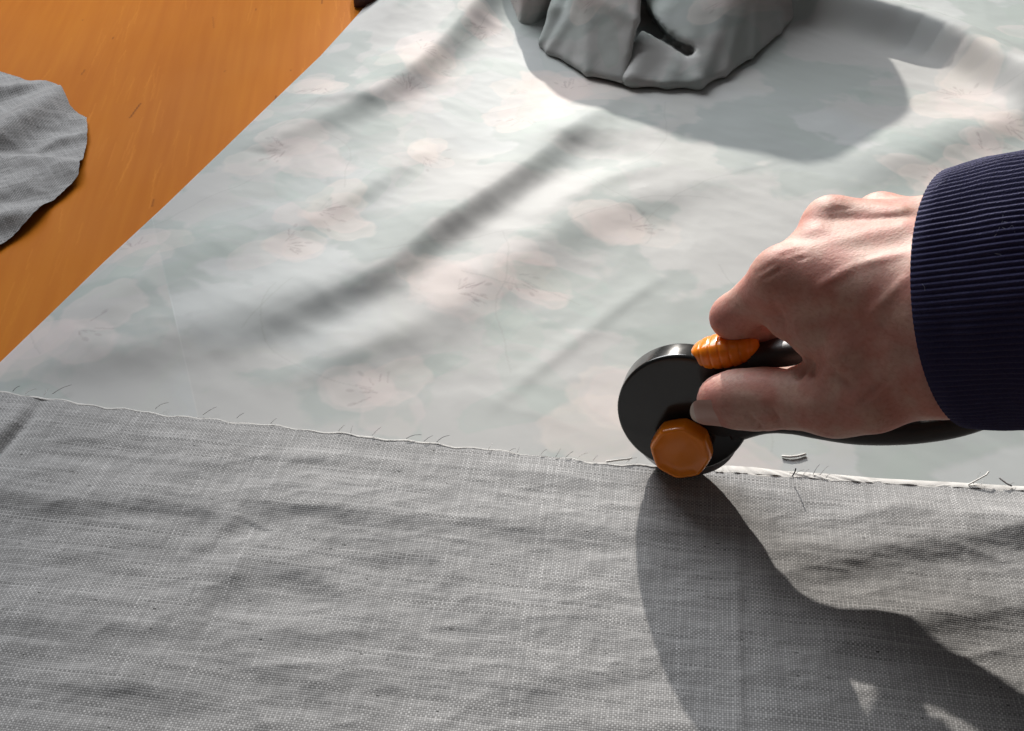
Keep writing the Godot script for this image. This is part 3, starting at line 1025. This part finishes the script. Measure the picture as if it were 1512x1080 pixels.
func handle_shape() -> ArrayMesh:
	# the neck that grows out of the head: x, lower edge, upper edge, half thickness
	var neck := [[-0.004, -0.012, 0.0300, 0.0050], [0.008, -0.014, 0.0315, 0.0062], [0.018, -0.0125, 0.0345, 0.0068], [0.026, -0.0070, 0.0375, 0.0072], [0.034, 0.0000, 0.0400, 0.0074], [0.039, 0.0100, 0.0385, 0.0066], [0.041, 0.0200, 0.0300, 0.0030]]
	# the closed loop of the grip: x, y, half height, half thickness
	var loop := [[0.022, -0.0030, 0.0050, 0.0062], [0.034, 0.0040, 0.0050, 0.0062], [0.045, 0.0065, 0.0052, 0.0062], [0.057, 0.0066, 0.0054, 0.0062], [0.070, 0.0072, 0.0056, 0.0064], [0.083, 0.0096, 0.0056, 0.0066], [0.096, 0.0136, 0.0056, 0.0068], [0.108, 0.0190, 0.0055, 0.0069], [0.121, 0.0272, 0.0050, 0.0070], [0.134, 0.0352, 0.0054, 0.0072], [0.147, 0.0450, 0.0060, 0.0074], [0.154, 0.0560, 0.0066, 0.0076], [0.150, 0.0670, 0.0070, 0.0078], [0.136, 0.0690, 0.0074, 0.0080], [0.118, 0.0630, 0.0078, 0.0084], [0.098, 0.0550, 0.0082, 0.0088], [0.078, 0.0480, 0.0082, 0.0088], [0.058, 0.0420, 0.0080, 0.0086], [0.042, 0.0365, 0.0076, 0.0080], [0.026, 0.0290, 0.0074, 0.0070]]
	var st := SurfaceTool.new()
	st.begin(Mesh.PRIMITIVE_TRIANGLES)
	for which in 2:
		var k: Array = neck if which == 0 else loop
		var v := PackedVector3Array()
		var sides := 32
		var rows := k.size() * 8
		for i in rows:
			var q := along_rows(k, float(i) / (rows - 1))
			var mid := Vector2(q[0], (q[1] + q[2]) / 2.0)
			var tall := Vector2(0, (q[2] - q[1]) / 2.0)
			if which == 1:
				var q0 := along_rows(k, maxf(0.0, (i - 0.5) / (rows - 1)))
				var q1 := along_rows(k, minf(1.0, (i + 0.5) / (rows - 1)))
				mid = Vector2(q[0], q[1])
				tall = Vector2(-(q1[1] - q0[1]), q1[0] - q0[0]).normalized() * q[2]
			for j in sides:
				var a := TAU * j / sides
				var cx := signf(cos(a)) * pow(absf(cos(a)), 0.7)
				var cy := signf(sin(a)) * pow(absf(sin(a)), 0.75)
				var p := mid + tall * cy
				v.append(Vector3(p.x, p.y, q[3] * cx))
		var idx := grid_index(rows, sides, true, false)
		for j in range(1, sides - 1):
			idx.append_array([0, j + 1, j])
			idx.append_array([(rows - 1) * sides, (rows - 1) * sides + j, (rows - 1) * sides + j + 1])
		st.append_from(commit(v, PackedVector3Array(), PackedVector2Array(), PackedColorArray(), idx), 0, Transform3D())
	return st.commit()


func along_rows(k: Array, t: float) -> PackedFloat32Array:
	var u := t * (k.size() - 1)
	var s := mini(int(u), k.size() - 2)
	var out := PackedFloat32Array()
	for c in 4:
		out.append(cubic_interpolate(k[s][c], k[s + 1][c], k[maxi(s - 1, 0)][c], k[mini(s + 2, k.size() - 1)][c], u - s))
	return out


func nut_shape() -> ArrayMesh:
	var v := PackedVector3Array()
	var sides := 128
	# radius share, height
	var prof := [[0.80, 0.0084], [0.97, 0.0090], [1.0, 0.0105], [1.0, 0.0140], [0.985, 0.0160], [0.95, 0.0172], [0.90, 0.0178], [0.84, 0.0176], [0.74, 0.0168], [0.5, 0.0166], [0.25, 0.0167], [0.001, 0.0168]]
	for p in prof:
		for k in sides:
			var t := TAU * k / sides
			# eight flat-sided lobes with a shallow notch between them
			var l := fposmod(t * 8.0 / TAU + 0.5, 1.0) - 0.5
			var r := 0.0128 * lerpf(cos(PI / 8.0) / cos((absf(l) - 0.5) * PI / 4.0 + 0.0), 1.0, 0.4) * (1.0 - 0.012 * pow(absf(l) * 2.0, 8.0))
			r = lerpf(0.0124, r, smoothstep(0.5, 0.9, p[0]))
			v.append(Vector3(0.0034 + cos(t) * r * p[0], -0.0082 + sin(t) * r * p[0], p[1]))
	return commit(v, PackedVector3Array(), PackedVector2Array(), PackedColorArray(), grid_index(prof.size(), sides, true, true))


func slider_shape() -> ArrayMesh:
	var v := PackedVector3Array()
	var rows := 110
	var cols := 40
	for i in rows:
		var u := lerpf(-1.0, 1.0, float(i) / (rows - 1))
		var env := sqrt(maxf(0.0, 1.0 - pow(absf(u), 2.4)))
		# cross ridges, rounded, with narrow grooves
		var g := absf(sin((u + 0.07) * PI * 3.6))
		var rib := 1.0 - 0.06 * pow(1.0 - g, 3.0)
		for j in cols:
			var a := TAU * j / cols
			var cy := signf(sin(a)) * pow(absf(sin(a)), 0.8)
			var cz := signf(cos(a)) * pow(absf(cos(a)), 0.7)
			var q := Vector2(u * 0.0142, maxf(0.0004, env) * rib * 0.0062 * cy).rotated(0.36)
			v.append(Vector3(0.0142 + q.x, 0.0334 + q.y, maxf(0.0004, env) * rib * 0.0082 * cz))
	return commit(v, PackedVector3Array(), PackedVector2Array(), PackedColorArray(), grid_index(rows, cols, true, true))


# ------------------------------------------------------------------ the person's right hand and sleeve

func make_person() -> void:
	var wu := Vector3(0.1626, 0.1175, -0.3607)
	var wm := Vector3(0.1551, 0.1137, -0.3242)
	var wl := Vector3(0.1523, 0.0951, -0.3117)
	var i1 := Vector3(0.1012, 0.1036, -0.3545)
	var i2 := Vector3(0.088, 0.0752, -0.3689)
	var m1 := Vector3(0.1222, 0.1139, -0.3758)
	var r1 := Vector3(0.144, 0.1107, -0.386)
	var l1 := Vector3(0.1626, 0.1048, -0.389)
	var t0 := Vector3(0.144, 0.0888, -0.3194)
	var t1 := Vector3(0.1194, 0.0693, -0.3269)
	var t2 := Vector3(0.0967, 0.0562, -0.3406)
	var t3 := Vector3(0.0828, 0.051, -0.3467)
	var far := Vector3(0.1584, 0.1138, -0.3281) + Vector3(0.70, 0.485, 0.522).normalized() * 0.13
	var b := [
		# forearm and wrist
		[wm, 0.024, far, 0.026], [wu, 0.0155, wm, 0.020], [wm, 0.020, wl, 0.0165],
		# back of the hand
		[wu, 0.0150, m1, 0.0095], [wm, 0.0200, i1, 0.0115], [wu, 0.0135, r1, 0.0090], [wu, 0.0135, l1, 0.0085],
		[Vector3(0.1401, 0.1068, -0.3379), 0.0190, Vector3(0.1163, 0.1053, -0.3508), 0.0125],
		[m1, 0.0085, i1, 0.0085], [Vector3(0.1164, 0.1109, -0.3618), 0.0105, Vector3(0.1457, 0.1142, -0.3465), 0.0170],
		# fleshy part between forefinger and thumb
		[Vector3(0.1408, 0.0985, -0.3247), 0.0170, Vector3(0.1156, 0.0914, -0.3421), 0.0125], [Vector3(0.1158, 0.0908, -0.3429), 0.0110, Vector3(0.1054, 0.0874, -0.3517), 0.0085],
		[Vector3(0.1245, 0.0885, -0.3295), 0.0140, Vector3(0.1174, 0.0863, -0.3405), 0.0085],
		# forefinger
		[i1, 0.0108, i2, 0.0082], [i2, 0.0080, Vector3(0.1089, 0.0646, -0.3745), 0.0078], [Vector3(0.1089, 0.0646, -0.3745), 0.0074, Vector3(0.1248, 0.0558, -0.3777), 0.0066],
		# thumb
		[wl, 0.0165, t0, 0.0170], [t0, 0.0170, t1, 0.0132], [t1, 0.0132, t2, 0.0112], [t2, 0.0113, Vector3(0.0879, 0.0529, -0.3444), 0.0106], [Vector3(0.0879, 0.0529, -0.3444), 0.0106, t3, 0.0092],
		[Vector3(0.131, 0.0774, -0.3167), 0.0128, Vector3(0.1219, 0.0687, -0.3237), 0.0120],
		# middle, ring and little finger round the far side of the handle
		[m1, 0.0100, Vector3(0.1316, 0.0834, -0.4017), 0.0088], [Vector3(0.1316, 0.0834, -0.4017), 0.0086, Vector3(0.1294, 0.0693, -0.3893), 0.0078], [Vector3(0.1294, 0.0693, -0.3893), 0.0077, Vector3(0.126, 0.0661, -0.3728), 0.0066],
		[r1, 0.0092, Vector3(0.1503, 0.0825, -0.4018), 0.0084], [Vector3(0.1503, 0.0825, -0.4018), 0.0082, Vector3(0.1486, 0.0717, -0.3877), 0.0076], [Vector3(0.1486, 0.0717, -0.3877), 0.0075, Vector3(0.1448, 0.0698, -0.3695), 0.0065],
		[l1, 0.0085, Vector3(0.1678, 0.0845, -0.3974), 0.0076], [Vector3(0.1678, 0.0845, -0.3974), 0.0074, Vector3(0.1655, 0.0755, -0.3849), 0.0068], [Vector3(0.1655, 0.0755, -0.3849), 0.0067, Vector3(0.1619, 0.0744, -0.3678), 0.0058],
		# raised tendons and knuckle heads
		[Vector3(0.1225, 0.1191, -0.3723), 0.0030, Vector3(0.1418, 0.1273, -0.3609), 0.0030],
		[Vector3(0.1008, 0.1109, -0.3527), 0.0040, Vector3(0.1415, 0.1255, -0.3492), 0.0040],
	]
	var made := blob(b, [], 0.00125, 0.0019, 0.001)
	var v: PackedVector3Array = made[0]
	var idx: PackedInt32Array = made[1]
	for pass_ in 2:
		v = relaxed(v, idx, 0.5)
	var n := smooth_normals(v, idx)
	# skin creases: [from, to, half width, depth]
	var creases := [
		[Vector3(0.0931, 0.0564, -0.3254), Vector3(0.0982, 0.051, -0.321), 0.0011, 0.0010], [Vector3(0.0897, 0.0593, -0.329), Vector3(0.0956, 0.054, -0.3234), 0.0010, 0.0006],
		[Vector3(0.0973, 0.0646, -0.3269), Vector3(0.1021, 0.0568, -0.3219), 0.0011, 0.0008],
		[Vector3(0.1087, 0.0837, -0.3308), Vector3(0.1055, 0.0757, -0.3294), 0.0016, 0.0014], [Vector3(0.1097, 0.0841, -0.3311), Vector3(0.1102, 0.0796, -0.3248), 0.0014, 0.0009],
		[Vector3(0.1131, 0.0857, -0.3259), Vector3(0.1198, 0.0879, -0.3213), 0.0014, 0.0014], [Vector3(0.1143, 0.0856, -0.3233), Vector3(0.1226, 0.0841, -0.3156), 0.0014, 0.0007],
		[Vector3(0.0958, 0.1016, -0.3452), Vector3(0.1057, 0.085, -0.3421), 0.0014, 0.0006],
		[Vector3(0.1013, 0.118, -0.3456), Vector3(0.1057, 0.1199, -0.3446), 0.0007, 0.0003], [Vector3(0.0962, 0.1182, -0.3471), Vector3(0.1052, 0.1225, -0.3467), 0.0008, 0.0002],
		[Vector3(0.113, 0.1316, -0.3567), Vector3(0.1218, 0.1343, -0.355), 0.0008, 0.0004], [Vector3(0.1135, 0.1297, -0.3551), Vector3(0.1214, 0.1324, -0.3535), 0.0007, 0.0004],
	]
	var veins := [
		[Vector3(0.1386, 0.128, -0.3357), Vector3(0.121, 0.1221, -0.3361), 0.0017, -0.00045], [Vector3(0.121, 0.1221, -0.3361), Vector3(0.1083, 0.1125, -0.3361), 0.0016, -0.0004],
		[Vector3(0.1367, 0.1222, -0.3285), Vector3(0.1239, 0.1089, -0.3228), 0.0018, -0.0004], [Vector3(0.1426, 0.1348, -0.3515), Vector3(0.1258, 0.1312, -0.3537), 0.0016, -0.0004],
		[Vector3(0.1159, 0.1339, -0.3585), Vector3(0.1174, 0.1305, -0.3558), 0.0007, 0.0003], [Vector3(0.119, 0.1348, -0.358), Vector3(0.1207, 0.1319, -0.3543), 0.0007, 0.0003],
		[Vector3(0.0894, 0.1108, -0.3475), Vector3(0.0959, 0.115, -0.3484), 0.0007, 0.00025], [Vector3(0.0914, 0.1089, -0.346), Vector3(0.0988, 0.1138, -0.3474), 0.0007, 0.00025],
		[Vector3(0.0782, 0.0862, -0.3533), Vector3(0.0839, 0.0906, -0.3569), 0.0006, 0.0003], [Vector3(0.0802, 0.0842, -0.3517), Vector3(0.0861, 0.0898, -0.3537), 0.0006, 0.0003],
		[Vector3(0.1272, 0.083, -0.3057), Vector3(0.1173, 0.086, -0.3171), 0.0012, 0.0003], [Vector3(0.1315, 0.0923, -0.3094), Vector3(0.1223, 0.0824, -0.3065), 0.0012, 0.0003],
	]
	creases.append_array(veins)
	var marks := [   # [centre, radius, colour, strength]
		[Vector3(0.1245, 0.1231, -0.3215), 0.0016, Color(0.12, 0.05, 0.035), 0.8],
		[Vector3(0.1197, 0.1193, -0.3184), 0.0034, Color(0.62, 0.46, 0.40), 0.5],
		[Vector3(0.1173, 0.1338, -0.3559), 0.005, Color(0.40, 0.18, 0.16), 0.45], [Vector3(0.0944, 0.1156, -0.3488), 0.014, Color(0.42, 0.17, 0.13), 0.45], [Vector3(0.1067, 0.128, -0.3589), 0.012, Color(0.42, 0.17, 0.13), 0.4],
		[Vector3(0.0822, 0.0769, -0.3613), 0.012, Color(0.46, 0.20, 0.16), 0.45], [t3, 0.014, Color(0.44, 0.19, 0.16), 0.4],
	]
	var hue := noise(95, 60.0, 4)
	var warm := noise(96, 130.0, 3)
	var col := PackedColorArray()
	for i in v.size():
		var p := v[i]
		var push := 0.0
		for c in creases:
			var d: Vector3 = c[1] - c[0]
			var t := clampf((p - c[0]).dot(d) / d.length_squared(), 0.0, 1.0)
			var from_eye := (p - Vector3(0, 0.349, 0)).normalized()
			var q: Vector3 = p - c[0] - d * t
			q -= from_eye * q.dot(from_eye)
			if n[i].dot(from_eye) < 0.1 and q.length_squared() < c[2] * c[2] * 9.0 and (p - c[0] - d * t).length() < 0.03:
				push -= 1.7 * c[3] * exp(-q.length_squared() / (c[2] * c[2])) * (1.0 - pow(2.0 * t - 1.0, 4.0) * 0.8)
		v[i] = p + n[i] * (push + 0.00016 * warm.get_noise_3dv(p))
		var k := Color(0.60, 0.395, 0.325).lerp(Color(0.57, 0.285, 0.235), clampf(0.5 + 1.5 * hue.get_noise_3dv(p), 0.0, 1.0))
		for m in marks:
			var w: float = m[3] * exp(-pow(p.distance_to(m[0]) / m[1], 2.0))
			k = k.lerp(m[2], w)
		col.append(k)
	var o := part("person", commit(v, PackedVector3Array(), PackedVector2Array(), col, idx), mats.skin, self)
	tag(o, "right hand in a navy ribbed cuff gripping the black rotary cutter, forefinger on its button", "person")
	make_nail(o, t2, t3)
	make_cuff(o)


func relaxed(v: PackedVector3Array, idx: PackedInt32Array, share: float) -> PackedVector3Array:
	var sum := PackedVector3Array()
	sum.resize(v.size())
	var cnt := PackedInt32Array()
	cnt.resize(v.size())
	for i in range(0, idx.size(), 3):
		for e in [[0, 1], [1, 2], [2, 0]]:
			var a := idx[i + e[0]]
			var b := idx[i + e[1]]
			sum[a] += v[b]
			cnt[a] += 1
	for i in v.size():
		if cnt[i]:
			sum[i] = v[i].lerp(sum[i] / cnt[i], share)
		else:
			sum[i] = v[i]
	return sum


func make_nail(parent: Node, from: Vector3, to: Vector3) -> void:
	var a := (to - from).normalized()
	var face := Vector3(-0.10, -0.30, 0.94)
	face = (face - a * face.dot(a)).normalized()
	var side := a.cross(face)
	for piece in 2:
		var v := PackedVector3Array()
		var rows := 20
		var cols := 20
		var u0 := -0.0075 if piece == 0 else 0.0078
		var u1 := 0.0078 if piece == 0 else 0.0104
		for i in rows:
			var t := float(i) / (rows - 1)
			var u := lerpf(u0, u1, t)
			var all := (u + 0.0075) / 0.0179
			var wide := 1.02 * sqrt(clampf(1.0 - pow(absf(all * 2.0 - 1.0), 4.5), 0.0, 1.0))
			for j in cols:
				var s := lerpf(-1.0, 1.0, float(j) / (cols - 1)) * wide
				var lift := lerpf(0.0116, 0.0104, clampf(all / 0.75, 0.0, 1.0)) - 0.0016 * pow(clampf((all - 0.75) / 0.25, 0.0, 1.0), 1.5) - 0.0005 * s * s
				v.append(to + a * u + (face * cos(s) + side * sin(s)) * lift)
		part("thumbnail" if piece == 0 else "nail_edge", commit(v, PackedVector3Array(), PackedVector2Array(), PackedColorArray(), grid_index(rows, cols)), mats.nail if piece == 0 else mats.nail_tip, parent)


func make_cuff(parent: Node) -> void:
	var c := Vector3(0.1584, 0.1138, -0.3281)
	var axis := Vector3(0.70, 0.485, 0.522).normalized()
	var up := Vector3(0.0, 0.777, -0.629)
	up = (up - axis * up.dot(axis)).normalized()
	var near := axis.cross(up)
	var ribs := 128
	var per := 6
	var sides := ribs * per
	var rows := 44
	var v := PackedVector3Array()
	var lump := noise(97, 22.0, 3)
	# rim rolls in, then the knit runs up the arm
	for i in rows:
		var t := float(i) / (rows - 1)
		var s: float
		var shrink := 0.0
		if i < 8:
			var a := PI * 0.5 * (i / 7.0)
			s = 0.0018 * (1.0 - sin(a)) + (0.006 * pow(1.0 - i / 7.0, 2.0))
			shrink = 0.0022 * (1.0 - sin(a))
			if i == 0:
				s = 0.014
				shrink = 0.004
		else:
			s = 0.0001 + 0.11 * (i - 7.0) / (rows - 8.0)
		for j in sides:
			var ph := TAU * j / sides
			var rib := 0.5 + 0.5 * cos(ph * ribs + 5.0 * s * sin(ph * 3.0))
			var dir := up * cos(ph) + near * sin(ph)
			var r := Vector2(0.0455 * cos(ph), 0.0400 * sin(ph)).length()
			r += 0.03 * s * (0.6 + 0.4 * cos(ph))
			r += 0.0008 * pow(rib, 0.7) * lerpf(0.3, 1.0, smoothstep(0.0, 0.006, s if i >= 8 else 0.0)) - shrink
			var p := c + axis * s + dir * r
			var wob := lump.get_noise_3dv(p)
			p += dir * 0.0018 * wob * minf(1.0, s * 60.0)
			v.append(p)
	var o := part("sleeve_cuff", commit(v, PackedVector3Array(), PackedVector2Array(), PackedColorArray(), grid_index(rows, sides, true, true)), mats.knit, parent)
	o.set_meta("label", "navy blue ribbed knit cuff")
	# stray lint on the knit
	var st := SurfaceTool.new()
	st.begin(Mesh.PRIMITIVE_TRIANGLES)
	var r := RandomNumberGenerator.new()
	r.seed = 98
	for k in 20:
		var ph := r.randf_range(-0.5, 1.7)
		var s := r.randf_range(0.002, 0.05)
		var pts := PackedVector3Array()
		var rad := PackedFloat32Array()
		var turn := r.randf_range(-1.0, 1.0)
		var step := r.randf_range(0.0005, 0.0016)
		for q in 6:
			var dir := up * cos(ph) + near * sin(ph)
			pts.append(c + axis * s + dir * (Vector2(0.0455 * cos(ph), 0.0400 * sin(ph)).length() + 0.03 * s * (0.6 + 0.4 * cos(ph)) + 0.0010))
			rad.append(0.00005)
			s += step * cos(turn)
			ph += step * sin(turn) / 0.04
			turn += r.randf_range(-0.6, 0.6)
		st.append_from(tube(pts, rad, 4), 0, Transform3D())
	var l := part("lint", st.commit(), mats.lint, o)
	l.set_meta("kind", "stuff")


# ------------------------------------------------------------------ loose thread ends

func make_threads() -> void:
	var list := [
		[[Vector3(0.1185, 0.0002, -0.3675), Vector3(0.1217, 0.0003, -0.3669), Vector3(0.1253, 0.0003, -0.3674), Vector3(0.1292, 0.0002, -0.3688)], 0.0006, "thread_white", "short white thread end lying flat on the printed fabric below the cutter handle"],
		[[Vector3(0.1941, 0.0015, -0.3486), Vector3(0.1986, 0.003, -0.3503), Vector3(0.202, 0.004, -0.3518), Vector3(0.2038, 0.004, -0.3538)], 0.00035, "thread_white", "white thread end standing at the cut edge, right of the lying white thread"],
		[[Vector3(0.2078, 0.003, -0.3511), Vector3(0.2099, 0.0025, -0.3484), Vector3(0.2123, 0.0015, -0.3478)], 0.0004, "thread_grey", "dark grey kinked thread end on the cut edge, farthest from the cutter"],
		[[Vector3(0.041, 0.001, -0.3632), Vector3(0.046, 0.0012, -0.3639), Vector3(0.0514, 0.0012, -0.3647), Vector3(0.0523, 0.0015, -0.3652)], 0.0005, "thread_white", "white thread end beside the liner edge just left of the cutter head"],
		[[Vector3(0.1196, 0.003, -0.352), Vector3(0.1203, 0.006, -0.3518), Vector3(0.1203, 0.008, -0.3518)], 0.0003, "thread_dark", "thin dark thread standing upright out of the white cut edge"],
	]
	for t in list:
		var pts := PackedVector3Array(t[0])
		var rad := PackedFloat32Array()
		for i in pts.size():
			rad.append(t[1])
		var o := part("thread_end", tube(pts, rad, 6), mats[t[2]], self)
		tag(o, t[3], "thread", "loose thread ends along the cut")
